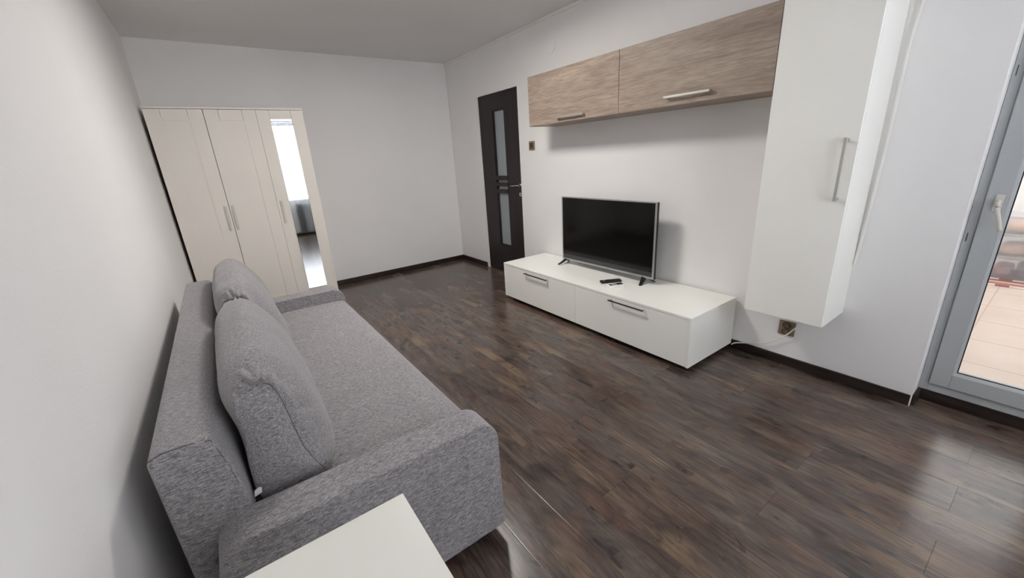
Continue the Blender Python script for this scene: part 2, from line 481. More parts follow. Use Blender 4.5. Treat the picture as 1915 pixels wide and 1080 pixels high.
# skirting: profile boards
BT = 0.016
def skirting(name, dims):
    o = struct(name, dims, M_base, bevel=0.004, seg=2); return o
skirting('baseboard_back', (0.002, W-0.001, -BT, -0.001, 0.0005, 0.06))
skirting('baseboard_right', [(W-BT, W-0.001, DY1+0.012, -BT-0.001, 0.0005, 0.06),
                             (W-BT, W-0.001, JY+0.004, DY0-0.05, 0.0005, 0.06),
                             (W+0.006, DX-0.001, JY-BT-0.001, JY-0.001, 0.0005, 0.058)])
skirting('baseboard_left', (0.001, BT, NW+0.03, -BT-0.001, 0.0005, 0.06))
skirting('baseboard_near', (BT+0.001, DX-BT, NW+0.001, NW+BT, 0.0005, 0.06))
struct('trim_1', (W-0.018, W-0.001, JY+0.001, -0.001, H-0.026, H-0.001), M_trimw, bevel=0.003)      # ceiling moulding
struct('trim_2', (W-0.006, W-0.001, -0.028, -0.001, 0.061, H-0.027), M_trimw, bevel=0.002)      # corner strip
struct('trim_3', (W-BT-0.001, W+0.001, JY-0.002, JY+0.003, 0.0005, 0.062), M_trimw, bevel=0.002)  # corner cap

# ------------------------------------------------------------------ interior door
d1 = thing('door_1', 'dark wenge interior door with a tall narrow frosted pane, left of the wall cabinets', 'door', (W+0.04, (DY0+DY1)/2, 0))
d1['kind'] = 'structure'
LX = W+0.012
gy0, gy1 = -1.185, -0.965
ly0, ly1 = DY0+0.004, -0.692
bars = [(1.105, 1.152), (1.036, 1.078), (0.958, 1.003)]
leafs = [(LX, LX+0.04, ly0, gy0, 0.008, DZ-0.006), (LX, LX+0.04, gy1, ly1, 0.008, DZ-0.006),
         (LX, LX+0.04, gy0, gy1, 1.85, DZ-0.006), (LX, LX+0.04, gy0, gy1, 0.008, 0.335)]
bx('door_panel', leafs, M_dark, d1)
gl = bx('glass_pane', (LX+0.022, LX+0.03, gy0+0.0005, gy1-0.0005, 0.336, 1.849), M_frost, d1, label='grey frosted glass')
bx('glazing_bead', [(LX+0.006, LX+0.021, gy1-0.014, gy1-0.0005, 0.336, 1.849), (LX+0.006, LX+0.021, gy0+0.0005, gy0+0.006, 0.336, 1.849),
                    (LX+0.006, LX+0.021, gy0+0.006, gy1-0.014, 1.84, 1.849), (LX+0.006, LX+0.021, gy0+0.006, gy1-0.014, 0.336, 0.35)], M_dark, d1)
for z0, z1 in bars:
    bx('crossbar', (LX-0.006, LX+0.021, gy0-0.012, gy1+0.014, z0, z1), M_dark, d1, bevel=0.002)
bx('door_frame', [(W+0.002, W+0.07, -0.690, DY1-0.001, 0.001, DZ-0.001), (W+0.06, W+0.09, ly0, ly1, 0.001, DZ-0.001)], M_trimw, d1, label='white door lining')
bm = bmesh.new()
tube(bm, [(LX-0.001, -1.425, 1.052), (LX-0.006, -1.425, 1.052)], 0.022, 20)
tube(bm, [(LX-0.006, -1.425, 1.052), (LX-0.045, -1.425, 1.052), (LX-0.052, -1.415, 1.052), (LX-0.052, -1.36, 1.05), (LX-0.05, -1.30, 1.047)], [0.009, 0.009, 0.009, 0.008, 0.006], 10)
obj('door_handle', bm, M_chrome, d1, smooth=True)
bm = bmesh.new()
tube(bm, [(LX-0.001, -1.425, 0.955), (LX-0.006, -1.425, 0.955)], 0.022, 20)
hr = obj('lock_rosette', bm, M_chrome, d1)
bm = bmesh.new()
tube(bm, [(LX-0.0061, -1.425, 0.959), (LX-0.0075, -1.425, 0.959)], 0.006, 12)
box(bm, LX-0.0075, LX-0.0061, -1.4275, -1.4225, 0.944, 0.957)
obj('keyhole', bm, M_shadow, hr)

# ------------------------------------------------------------------ balcony door
d2 = thing('door_2', 'white glazed balcony door standing in the recess right of the tall cabinet', 'door', (DX+0.03, -5.03, 0.0))
d2['kind'] = 'structure'
yL, yR = JY-0.001, -5.318
fz0, fz1 = 0.06, 2.155
SX = DX-0.016
sl, sr = -4.768, -5.285          # sash
sz0, sz1 = 0.108, 2.12
pl, pr = -4.849, -5.204          # pane
pz0, pz1 = 0.196, 2.03
def ring(bm, x0, x1, ya, yb, za, zb, ya2, yb2, za2, zb2):
    """rectangular frame between outer (ya>yb) and inner (ya2>yb2)"""
    box(bm, x0, x1, ya2, ya, za, zb); box(bm, x0, x1, yb, yb2, za, zb)
    box(bm, x0, x1, yb2, ya2, za, za2); box(bm, x0, x1, yb2, ya2, zb2, zb)
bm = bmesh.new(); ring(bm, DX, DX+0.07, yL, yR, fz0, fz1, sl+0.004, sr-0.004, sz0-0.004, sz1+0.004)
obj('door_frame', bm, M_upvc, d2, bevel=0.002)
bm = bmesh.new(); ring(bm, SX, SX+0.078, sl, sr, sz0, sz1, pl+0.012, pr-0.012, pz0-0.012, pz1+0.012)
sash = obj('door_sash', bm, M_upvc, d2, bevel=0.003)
# sloped glazing bead
bm = bmesh.new()
def bead(ya, yb, za, zb, ya2, yb2, za2, zb2, x0, x1):
    o_ = [bm.verts.new((x0, a, b_)) for a, b_ in ((ya, za), (yb, za), (yb, zb), (ya, zb))]
    i_ = [bm.verts.new((x1, a, b_)) for a, b_ in ((ya2, za2), (yb2, za2), (yb2, zb2), (ya2, zb2))]
    k_ = [bm.verts.new((x1+0.01, a, b_)) for a, b_ in ((ya, za), (yb, za), (yb, zb), (ya, zb))]
    for i in range(4):
        j = (i+1) % 4
        bm.faces.new((o_[i], o_[j], i_[j], i_[i])); bm.faces.new((i_[i], i_[j], k_[j], k_[i])); bm.faces.new((k_[i], k_[j], o_[j], o_[i]))
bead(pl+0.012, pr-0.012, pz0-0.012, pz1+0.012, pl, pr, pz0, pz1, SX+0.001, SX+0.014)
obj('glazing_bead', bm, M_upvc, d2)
bm = bmesh.new(); ring(bm, SX+0.0145, SX+0.019, pl+0.003, pr-0.003, pz0-0.003, pz1+0.003, pl-0.004, pr+0.004, pz0+0.004, pz1-0.004)
obj('rubber_gasket', bm, M_blackm, d2)
bx('glass_pane', (SX+0.0195, SX+0.026, pr-0.003, pl+0.003, pz0-0.003, pz1+0.003), M_glass, d2, label='clear glass')
bm = bmesh.new()
box(bm, SX-0.009, SX-0.0005, -4.822, -4.796, 1.0, 1.075)
hp = obj('handle_plate', bm, M_ivory, d2, bevel=0.004)
bm = bmesh.new()
path = catmull([(SX-0.009, -4.809, 1.045), (SX-0.03, -4.809, 1.045), (SX-0.045, -4.811, 1.035), (SX-0.05, -4.816, 1.01), (SX-0.048, -4.829, 0.965), (SX-0.045, -4.840, 0.925)], 5)
tube(bm, path, 0.0085, 10)
obj('handle_lever', bm, M_ivory, hp, smooth=True)
bm = bmesh.new()
for z in (0.875, 1.575):
    box(bm, DX-0.002, DX-0.0002, -4.7465, -4.743, z-0.02, z+0.02)
obj('strike_keep', bm, M_darkmetal, d2)
struct('trim_4', (DX-0.004, DX+0.09, yR, yL, 0.0005, 0.0595), M_base)      # dark board under the balcony door

w3 = thing('added_side_window', 'added white framed window beside the balcony door, for more daylight', 'window', (DX+0.03, -5.95, 0.82)); w3['kind'] = 'structure'  # unseen window added to bring more daylight onto the left wall
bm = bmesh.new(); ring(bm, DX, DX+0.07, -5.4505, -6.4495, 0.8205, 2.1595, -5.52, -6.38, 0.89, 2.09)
obj('window_frame', bm, M_upvc, w3, bevel=0.002)  # frame of the added side window
bx('glass_pane', (DX+0.02, DX+0.027, -6.381, -5.519, 0.889, 2.091), M_glass, w3)  # pane of the added side window
# ------------------------------------------------------------------ balcony beyond the glass
BX0, BX1 = RX, 7.2
struct('floor_balcony', (3.33, BX1, -6.9, -4.45, -0.05, -0.001), M_tile)
struct('wall_balcony_left', (BX0, BX1, -4.45, -4.33, -0.05, 2.6), M_wall)
struct('wall_balcony_far', (BX1, BX1+0.1, -7.0, -4.33, -0.05, 2.6), M_wall)
RFX = 5.5           # start of the glass roof added to make the bright floor patch
struct('ceiling_balcony', (BX0, RFX, -7.0, -4.33, 2.6, 2.7), M_ceil)
wr = thing('added_glass_roof', 'added tinted glass roof over the end of the balcony, for the bright floor patch', 'added roof window', ((RFX+BX1)/2, -5.7, 2.6)); wr['kind'] = 'structure'
bx('added_roof_frame', [(RFX+k*(BX1-RFX)/3+0.001, RFX+k*(BX1-RFX)/3+0.05, -7.0, -4.33, 2.62, 2.68) for k in range(4)], M_upvc, wr)
bx('glass_pane', (RFX+0.001, BX1+0.05, -6.99, -4.34, 2.682, 2.69), glass_mat('added_roof_glass', (0.74, 0.735, 0.72, 1), 0.03), wr)  # pane of the added glass roof
struct('wall_balcony_parapet', [(BX0+0.001, BX1, -7.0, -6.9, -0.05, 1.5), (BX0+0.001, BX1, -7.0, -6.9, 1.95, 2.6)], M_wall)
bm = bmesh.new()
for i in range(5):
    xx = BX0+0.02+i*(BX1-BX0-0.06)/4
    box(bm, xx-0.02, xx+0.02, -6.97, -6.93, 1.5, 1.95)
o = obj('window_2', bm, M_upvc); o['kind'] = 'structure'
tag(bx('rug', (5.83, 6.55, -5.9, -4.5, 0.0, 0.012), M_rug, origin=(6.19, -5.2, 0.0)), 'red and cream patterned rug on the tiled balcony beyond the glass', 'rug')

def crate(x0, x1, y0, y1, z0, z1, cols, label):
    t = thing('storage_box', label, 'storage box', ((x0+x1)/2, (y0+y1)/2, z0), 'clear storage boxes stacked on the balcony')
    w = 0.004
    s = 0.012
    bx('box_body', [(x0, x1, y0, y0+w, z0, z1), (x0, x1, y1-w, y1, z0, z1), (x0, x0+w, y0+w, y1-w, z0, z1), (x1-w, x1, y0+w, y1-w, z0, z1), (x0+w, x1-w, y0+w, y1-w, z0, z0+w)], M_crate, t)
    bx('lid', (x0-0.01, x1+0.01, y0-0.01, y1+0.01, z1-0.015, z1+0.006), M_crate, t, bevel=0.004)
    n = len(cols)
    for i, c in enumerate(cols):
        bm = bmesh.new()
        ya = y0+0.02+(y1-y0-0.04)*i/n; yb = y0+0.02+(y1-y0-0.04)*(i+1)/n-0.01
        cx, cy = (x0+x1)/2, (ya+yb)/2
        hz = (z1-z0-0.04)*random.uniform(0.6, 0.95)
        bmesh.ops.create_icosphere(bm, subdivisions=3, radius=1.0)
        for v in bm.verts:
            p = v.co.copy()
            q = Vector([math.copysign(abs(a)**0.55, a) for a in p])
            k = 1+0.12*noise.noise(p*3+Vector((i*7, 0, z0*20)))
            v.co = Vector((cx+q.x*(x1-x0-0.05)/2*k, cy+q.y*(yb-ya)/2*k, z0+0.01+(q.z*k+1)*hz/2*0.9))
        obj('folded_cloth', bm, pm('cloth_%s_%d' % (label[:6], i), c, 0.9)[0], t, smooth=True)
    return t
crate(6.08, 6.48, -5.22, -4.66, 0.013, 0.215, [(190, 120, 120), (235, 215, 205), (120, 110, 115), (205, 160, 160)], 'bottom storage box of the stack, holding red and grey cloth')
crate(6.08, 6.48, -5.22, -4.66, 0.222, 0.42, [(240, 175, 140), (215, 190, 180), (240, 200, 170)], 'middle storage box of the stack, holding orange cloth')
crate(6.09, 6.47, -5.20, -4.66, 0.427, 0.58, [(235, 170, 120), (238, 226, 214), (240, 190, 150)], 'top storage box of the stack, holding peach cloth')
tag(bx('clothes_airer', [(6.02, 6.04, -4.64, -4.625, 0.0125, 1.0), (6.02, 6.04, -5.3, -5.285, 0.0125, 1.0), (6.02, 6.04, -5.285, -4.66, 0.985, 1.0), (6.5, 6.52, -4.64, -4.625, 0.0125, 1.0), (6.5, 6.52, -5.3, -5.285, 0.0125, 1.0), (6.5, 6.52, -5.285, -4.66, 0.985, 1.0), (6.04, 6.5, -4.66, -4.645, 0.985, 1.0), (6.04, 6.5, -5.3, -5.285, 0.985, 1.0)], M_steel, origin=(6.27, -4.97, 0.0125)), 'grey metal rack frame around the storage boxes on the balcony', 'rack')

# ------------------------------------------------------------------ near window (seen in the mirror)
bm = bmesh.new()
y0, y1 = NW-0.14, NW-0.07
MX = 1.42          # mullion
box(bm, WX0, WX0+0.06, y0, y1, WZ0, WZ1); box(bm, WX1-0.06, WX1, y0, y1, WZ0, WZ1)
box(bm, WX0, WX1, y0, y1, WZ0, WZ0+0.06); box(bm, WX0, WX1, y0, y1, WZ1-0.06, WZ1)
box(bm, MX-0.05, MX+0.05, y0, y1, WZ0, WZ1)
wf = bpy.data.objects
w1 = thing('window_1', 'wide white framed window behind the camera', 'window', ((WX0+WX1)/2, NW-0.1, WZ0)); w1['kind'] = 'structure'
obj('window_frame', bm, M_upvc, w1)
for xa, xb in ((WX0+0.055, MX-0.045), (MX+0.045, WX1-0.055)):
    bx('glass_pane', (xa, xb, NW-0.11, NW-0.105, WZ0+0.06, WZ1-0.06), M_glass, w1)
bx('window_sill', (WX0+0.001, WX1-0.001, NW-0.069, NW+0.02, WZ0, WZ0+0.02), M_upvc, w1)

def wavy(name, x0, x1, y, z0, z1, amp, per, mat, thick=0.0, **kw):
    bm = bmesh.new(); n = int((x1-x0)/per*10); prev = None
    for i in range(n+1):
        x = x0+(x1-x0)*i/n
        a = amp*math.sin(2*PI*(x-x0)/per)+0.4*amp*math.sin(2*PI*(x-x0)/per*0.37+1)
        p = (bm.verts.new((x, y+a*0.5, z1)), bm.verts.new((x+0.3*a, y+a, z0)))
        if prev: bm.faces.new((prev[0], prev[1], p[1], p[0]))
        prev = p
    return obj(name, bm, mat, smooth=True, **kw)
tag(wavy('sheer_curtain', 0.3, 2.9, NW+0.11, 0.04, H-0.04, 0.018, 0.13, M_sheer, origin=(1.55, NW+0.11, 0.04)), 'white sheer curtain before the window, reflected in the wardrobe mirror', 'curtain')
M_wallshade = curtain_mat('wall_shade_dark', (0.05, 0.05, 0.055, 1), 0.02)  # dark sheets standing in for the shaded wall either side of the radiator
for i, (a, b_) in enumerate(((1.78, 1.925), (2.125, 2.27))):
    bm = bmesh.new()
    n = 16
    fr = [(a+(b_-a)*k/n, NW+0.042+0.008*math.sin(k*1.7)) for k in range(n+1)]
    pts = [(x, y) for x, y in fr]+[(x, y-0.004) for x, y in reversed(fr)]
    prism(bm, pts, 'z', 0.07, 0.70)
    tag(obj('wall_shade_strip', bm, M_wallshade, origin=((a+b_)/2, NW+0.04, 0.07), smooth=False), 'added dark strip standing for the wall shade under the window sill, %s of the pair seen in the mirror' % ('left-hand one' if i == 0 else 'right-hand one'), 'curtain', 'added dark strips for the wall shade beside the radiator')
t = thing('radiator', 'white panel radiator under the window, seen in the wardrobe mirror', 'radiator', (2.025, NW+0.04, 0.1))
bx('panel', [(1.935+k*0.018, 1.935+k*0.018+0.0165, NW+0.022, NW+0.05, 0.10, 0.69) for k in range(10)], M_upvc, t, bevel=0.003)
bx('bracket', [(1.96, 1.98, NW+0.001, NW+0.021, 0.2, 0.6), (2.07, 2.09, NW+0.001, NW+0.021, 0.2, 0.6)], M_upvc, t)

# ------------------------------------------------------------------ handles
def bar_handle(parent, axis, c0, c1, face, out, zc, w=0.012, mat=None, seat=0.018):
    """square bar handle; axis 'y' (horizontal) or 'z' (vertical); stands off a face at x=face towards -x"""
    mat = mat or M_steel
    bm = bmesh.new()
    xb = face-out
    if axis == 'y':
        box(bm, xb, xb+0.008, c0, c1, zc-w/2, zc+w/2)
        for e in (min(c0, c1)+0.004, max(c0, c1)-0.018): box(bm, xb+0.008, face-0.0003, e, e+0.014, zc-w/2+0.001, zc+w/2-0.001)
    else:
        box(bm, xb, xb+0.008, zc-w/2, zc+w/2, c0, c1)
        for e in (min(c0, c1)+0.004, max(c0, c1)-0.018): box(bm, xb+0.008, face-0.0003, zc-w/2+0.001, zc+w/2-0.001, e, e+0.014)
    return obj('handle', bm, mat, parent, bevel=0.0012)

# ------------------------------------------------------------------ wall cabinets (oak)
UX = 2.720
def wall_cab(y0, y1, hy0, hy1, hz, label):
    t = thing('wall_cabinet', label, 'cabinet', (W-0.001, (y0+y1)/2, 1.594), 'oak wall cabinets above the television')
    a, b_ = y0+0.0008, y1-0.0008
    z0, z1 = 1.594, 1.987
    bx('body', [(UX+0.02, W-0.001, a, a+0.018, z0, z1), (UX+0.02, W-0.001, b_-0.018, b_, z0, z1),
                (UX+0.02, W-0.001, a+0.018, b_-0.018, z0, z0+0.018), (UX+0.02, W-0.001, a+0.018, b_-0.018, z1-0.018, z1),
                (W-0.009, W-0.001, a+0.018, b_-0.018, z0+0.018, z1-0.018)], M_oak, t)
    d = bx('door', (UX, UX+0.0185, a+0.0006, b_-0.0006, z0+0.001, z1-0.001), M_oak, t, bevel=0.001)
    h = bar_handle(d, 'y', hy0, hy1, UX, 0.03, hz, 0.013)
    h['label'] = 'brushed nickel bar handle'
    return t
wall_cab(-3.015, -2.029, -2.70, -2.40, 1.632, 'pale oak wall cabinet nearer the dark door, left of the two')
wall_cab(-3.992, -3.016, -3.675, -3.385, 1.643, 'pale oak wall cabinet touching the tall white cabinet, right of the two')

# ------------------------------------------------------------------ tall white cabinet
t = thing('tall_cabinet', 'tall white wall-hung cabinet at the right end of the oak cabinets', 'cabinet', (W-0.001, -4.186, 0.422))
ty0, ty1, tz0, tz1 = -4.379, -3.993, 0.422, 1.987
bx('body', (UX+0.02, W-0.001, ty0, ty1, tz0, tz1), M_white, t, bevel=0.001)
d = bx('door', (UX, UX+0.0185, ty0+0.001, ty1-0.001, tz0+0.001, tz1-0.001), M_white, t, bevel=0.0015)
bar_handle(d, 'z', 1.068, 1.352, UX, 0.032, -4.338, 0.013)['label'] = 'brushed nickel bar handle'

# ------------------------------------------------------------------ TV stand
t = thing('tv_stand', 'long low white television stand against the wall under the oak cabinets', 'tv stand', (2.756, -2.824, 0))
sy0, sy1 = -3.813, -1.836
X0, X1, Z0, Z1 = 2.480, W-0.018, 0.035, 0.373
T = 0.016
bx('body', [(X0, X1, sy0, sy0+T, Z0, Z1-T), (X0, X1, sy1-T, sy1, Z0, Z1-T), (X0+0.02, X1, sy0+T, sy1-T, Z0, Z0+T),
            (X0+0.03, X1, -2.828, -2.812, Z0+T, Z1-T), (X1-0.006, X1, sy0+T, sy1-T, Z0+T, Z1-T)], M_white, t, bevel=0.0008)
bx('top', (X0, X1, sy0, sy1, Z1-T+0.0003, Z1), M_white, t, bevel=0.001)
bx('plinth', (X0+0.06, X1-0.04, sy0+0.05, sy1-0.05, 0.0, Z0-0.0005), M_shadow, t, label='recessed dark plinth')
for (a, b_, h0, h1) in ((-2.8185, sy1-T-0.001, -2.50, -2.187), (sy0+T+0.001, -2.8215, -3.482, -3.182)):
    d = bx('drawer_front', (X0+0.002, X0+0.0195, a, b_, Z0+0.002, Z1-T-0.002), M_white, t, bevel=0.001)
    hd = bar_handle(d, 'y', h0, h1, X0+0.002, 0.03, 0.3345, 0.009, M_darkmetal); hd['label'] = 'dark bar handle with nickel ends'
    hd.data.materials.append(M_steel)
    for p in hd.data.polygons:
        if p.center.x + root_of(hd).location.x > X0-0.0198: p.material_index = 1

# ------------------------------------------------------------------ television
t = thing('television', 'flat television with thin silver bezel on black splayed feet, on the white stand', 'television', (2.88, -2.78, 0.3735))
y0, y1, z0, z1 = -3.272, -2.286, 0.416, 0.990
TX = 2.850
bx('back_case', [(TX+0.012, TX+0.034, y0-0.002, y1+0.002, z0-0.004, z1-0.002), (TX+0.034, TX+0.062, y0+0.12, y1-0.12, z0+0.03, z1-0.18)], M_black, t, bevel=0.004)
bm = bmesh.new(); bz = 0.011
ring(bm, TX, TX+0.012, y1, y0, z0, z1, y1-bz, y0+bz, z0+0.016, z1-bz*0.8)
obj('bezel', bm, M_silver, t, bevel=0.0015, label='silver bezel')
sc_ = bx('screen', (TX+0.003, TX+0.0115, y0+bz, y1-bz, z0+0.054, z1-bz*0.8), M_screen, t)
bx('lower_band', (TX+0.003, TX+0.0115, y0+bz, y1-bz, z0+0.016, z0+0.0535), M_screen2, t, label='dark grey strip below the picture')
def splay(yc, s):
    bm = bmesh.new()
    # two toes: front goes to -x and outward, rear goes +x
    for (tx, ty) in ((2.778, yc-0.028*s), (2.935, yc-0.05*s)):
        top = Vector((TX+0.022, yc, z0+0.006)); tip = Vector((tx, ty, 0.3742))
        d = (tip-top); side = Vector((-d.y, d.x, 0)).normalized()
        pr_ = None
        for k in range(7):
            f = k/6
            p = top+d*f; p.z = 0.3742+(z0+0.004-0.3742)*(1-f)**1.35
            wdt = 0.020*(1-f)+0.010*f; th = 0.012*(1-f)+0.006
            q = [bm.verts.new(p+side*wdt), bm.verts.new(p-side*wdt), bm.verts.new(p-side*wdt+Vector((0, 0, th))), bm.verts.new(p+side*wdt+Vector((0, 0, th)))]
            if pr_:
                for i in range(4): bm.faces.new((pr_[i], pr_[(i+1) % 4], q[(i+1) % 4], q[i]))
            else: bm.faces.new(q)
            pr_ = q
        bm.faces.new(pr_[::-1])
    return bm
obj('foot', splay(-2.33, -1), M_black, t, bevel=0.001)
obj('foot', splay(-3.185, 1), M_black, t, bevel=0.001)

# ------------------------------------------------------------------ remotes on the stand
def rot_box(bm, c, d, L, Wd, z0, z1):
    d = Vector((d[0], d[1], 0)).normalized(); s = Vector((-d.y, d.x, 0))
    vs_ = []
    for z in (z0, z1):
        for a, b_ in ((-1, -1), (1, -1), (1, 1), (-1, 1)):
            p = Vector((c[0], c[1], 0))+d*a*L/2+s*b_*Wd/2; p.z = z; vs_.append(bm.verts.new(p))
    for f in ((3, 2, 1, 0), (4, 5, 6, 7), (0, 1, 5, 4), (1, 2, 6, 5), (2, 3, 7, 6), (3, 0, 4, 7)): bm.faces.new([vs_[i] for i in f])
c, dr = (2.700, -2.998), (0.14, -0.078)
t = thing('remote_control', 'black television remote lying behind the white one on the stand', 'remote control', (c[0], c[1], 0.3735))
bm = bmesh.new(); rot_box(bm, c, dr, 0.165, 0.046, 0.3735, 0.392); obj('casing', bm, M_blackm, t, bevel=0.005, seg=3)
bm = bmesh.new()
dv = Vector((dr[0], dr[1], 0)).normalized(); sv = Vector((-dv.y, dv.x, 0))
for i in range(7):
    for j in (-1, 0, 1):
        p = Vector((c[0], c[1], 0))+dv*(-0.03+i*0.015)+sv*j*0.012
        rot_box(bm, (p.x, p.y), dr, 0.008, 0.007, 0.392, 0.3935)
obj('buttons', bm, pm('dark_grey_rubber', (46, 46, 50), 0.6)[0], t)
bm = bmesh.new(); p = Vector((c[0], c[1], 0))-dv*0.055
tube(bm, [(p.x, p.y, 0.392), (p.x, p.y, 0.394)], 0.009, 16); obj('round_button', bm, pm('grey_rubber', (150, 150, 152), 0.5)[0], t, label='light grey round button')
c, dr = (2.640, -3.098), (0.106, -0.040)
t = thing('remote_control', 'small white remote with grey display lying in front of the black one', 'remote control', (c[0], c[1], 0.3735))
bm = bmesh.new(); rot_box(bm, c, dr, 0.125, 0.054, 0.3735, 0.393); obj('casing', bm, M_cable, t, bevel=0.003, seg=2, label='white casing')
dv = Vector((dr[0], dr[1], 0)).normalized(); sv = Vector((-dv.y, dv.x, 0))
p = Vector((c[0], c[1], 0))+dv*0.03
bm = bmesh.new(); rot_box(bm, (p.x, p.y), dr, 0.048, 0.040, 0.3931, 0.3938); obj('display', bm, pm('dark_display', (50, 58, 58), 0.2)[0], t, label='dark display')
p = Vector((c[0], c[1], 0))-dv*0.012
bm = bmesh.new(); rot_box(bm, (p.x, p.y), dr, 0.028, 0.036, 0.3931, 0.3945); obj('button', bm, M_lcd, t, label='pale grey button')
p = Vector((c[0], c[1], 0))-dv*0.042
bm = bmesh.new(); rot_box(bm, (p.x, p.y), dr, 0.018, 0.036, 0.3931, 0.3945); obj('button', bm, pm('grey_keys', (70, 70, 72), 0.4)[0], t, label='dark grey button')

# ------------------------------------------------------------------ switch, socket, cover, cables
t = thing('light_switch', 'square bronze light switch on the wall between door and oak cabinets', 'light switch', (W, -1.67, 1.447))
bx('frame', [(W-0.009, W-0.0005, -1.713, -1.627, 1.404, 1.490)], M_brass, t, bevel=0.002)
bx('rocker', (W-0.014, W-0.0095, -1.697, -1.645, 1.42, 1.474), M_brassd, t, bevel=0.002, label='darker bronze rocker')
t = thing('power_socket', 'bronze double power socket low on the wall under the tall cabinet', 'socket', (W, -4.127, 0.244))
bx('frame', (W-0.010, W-0.0005, -4.172, -4.082, 0.199, 0.291), M_brass, t, bevel=0.003)
for zc in (0.265, 0.224):
    bm = bmesh.new()
    n = 24
    r0, r1 = 0.019, 0.015
    for a0, a1, xa, xb in ((r0, r1, W-0.0155, W-0.0105),):
        A = [[bm.verts.new((x_, -4.127+r_*1.25*math.cos(2*PI*k/n), zc+r_*math.sin(2*PI*k/n))) for k in range(n)] for x_, r_ in ((W-0.0105, r0), (W-0.0155, r0), (W-0.0155, r1), (W-0.0105, r1))]
        for q in range(4):
            for k in range(n):
                bm.faces.new((A[q][k], A[q][(k+1) % n], A[(q+1) % 4][(k+1) % n], A[(q+1) % 4][k]))
    rg = obj('socket_ring', bm, M_brassd, t, smooth=False, label='dark bronze ring')
    bm = bmesh.new()
    for dy in (-0.0095, 0.0095): tube(bm, [(W-0.0104, -4.127+dy, zc), (W-0.0120, -4.127+dy, zc)], 0.0028, 10)
    obj('pin_hole', bm, M_shadow, rg)
bm = bmesh.new()
tube(bm, [(W-0.0005, -1.985, 2.27), (W-0.006, -1.985, 2.27)], 0.068, 40)
tag(obj('junction_cover', bm, M_wall, origin=(W, -1.985, 2.27), bevel=0.0015), 'round white junction cover on the wall above the oak cabinets', 'wall cover')

bm = bmesh.new()
pts = [(W-0.012, -4.436, 2.10), (W-0.012, -4.430, 1.98), (W-0.012, -4.420, 1.85), (W-0.010, -4.411, 1.70), (W-0.010, -4.410, 1.38), (W-0.010, -4.402, 1.05), (W-0.010, -4.392, 0.80), (W-0.011, -4.384, 0.70), (W-0.012, -4.372, 0.60)]
pts = [(x, y, z) for x, y, z in pts[:-1]]
tube(bm, catmull(pts, 6), 0.0065, 10)
tag(obj('wall_cable', bm, M_cable, origin=(W, -4.43, 0.7), smooth=True), 'white cable running down the wall beside the tall cabinet', 'cable')
bm = bmesh.new()
pts = [(W-0.03, -4.27, 0.412), (W-0.03, -4.24, 0.36), (W-0.028, -4.19, 0.285), (W-0.026, -4.13, 0.200), (W-0.024, -4.05, 0.130), (W-0.024, -3.97, 0.092), (W-0.024, -3.88, 0.062), (W-0.026, -3.840, 0.046), (W-0.03, -3.822, 0.03)]
tube(bm, catmull(pts, 6), 0.0042, 10)
tag(obj('floor_cable', bm, M_cable, origin=(W-0.03, -4.0, 0.03), smooth=True), 'white cord looping from under the tall cabinet to the back of the television stand', 'cord')

# ------------------------------------------------------------------ wardrobe
t = thing('wardrobe', 'tall white three-door wardrobe with a mirror, in the far left corner', 'wardrobe', (0.61, -0.25, 0))
wx0, wx1, wy, wz = 0.025, 1.193, -0.496, 1.905
yb = -0.02
bx('body', [(wx0, wx0+0.016, wy+0.02, yb, 0.001, wz-0.016), (wx1-0.016, wx1, wy+0.02, yb, 0.001, wz-0.016), (wx0+0.016, wx1-0.016, wy+0.03, yb, 0.06, 0.076),
            (wx0+0.016, wx1-0.016, wy+0.03, wy+0.045, 0.001, 0.06), (wx0+0.016, wx1-0.016, yb-0.006, yb, 0.076, wz-0.016),
            (0.41, 0.424, wy+0.08, yb-0.006, 0.076, wz-0.016), (0.80, 0.814, wy+0.08, yb-0.006, 0.076, wz-0.016)], M_warmw, t)
bx('top', (wx0-0.001, wx1+0.001, wy-0.001, yb, wz-0.0155, wz), M_warmw, t, bevel=0.001)
drs = [(wx0+0.002, 0.4155, 0.389), (0.4195, 0.8045, 0.4445), (0.8065, wx1-0.002, 0.8405)]
dz0, dz1 = 0.065, wz-0.019
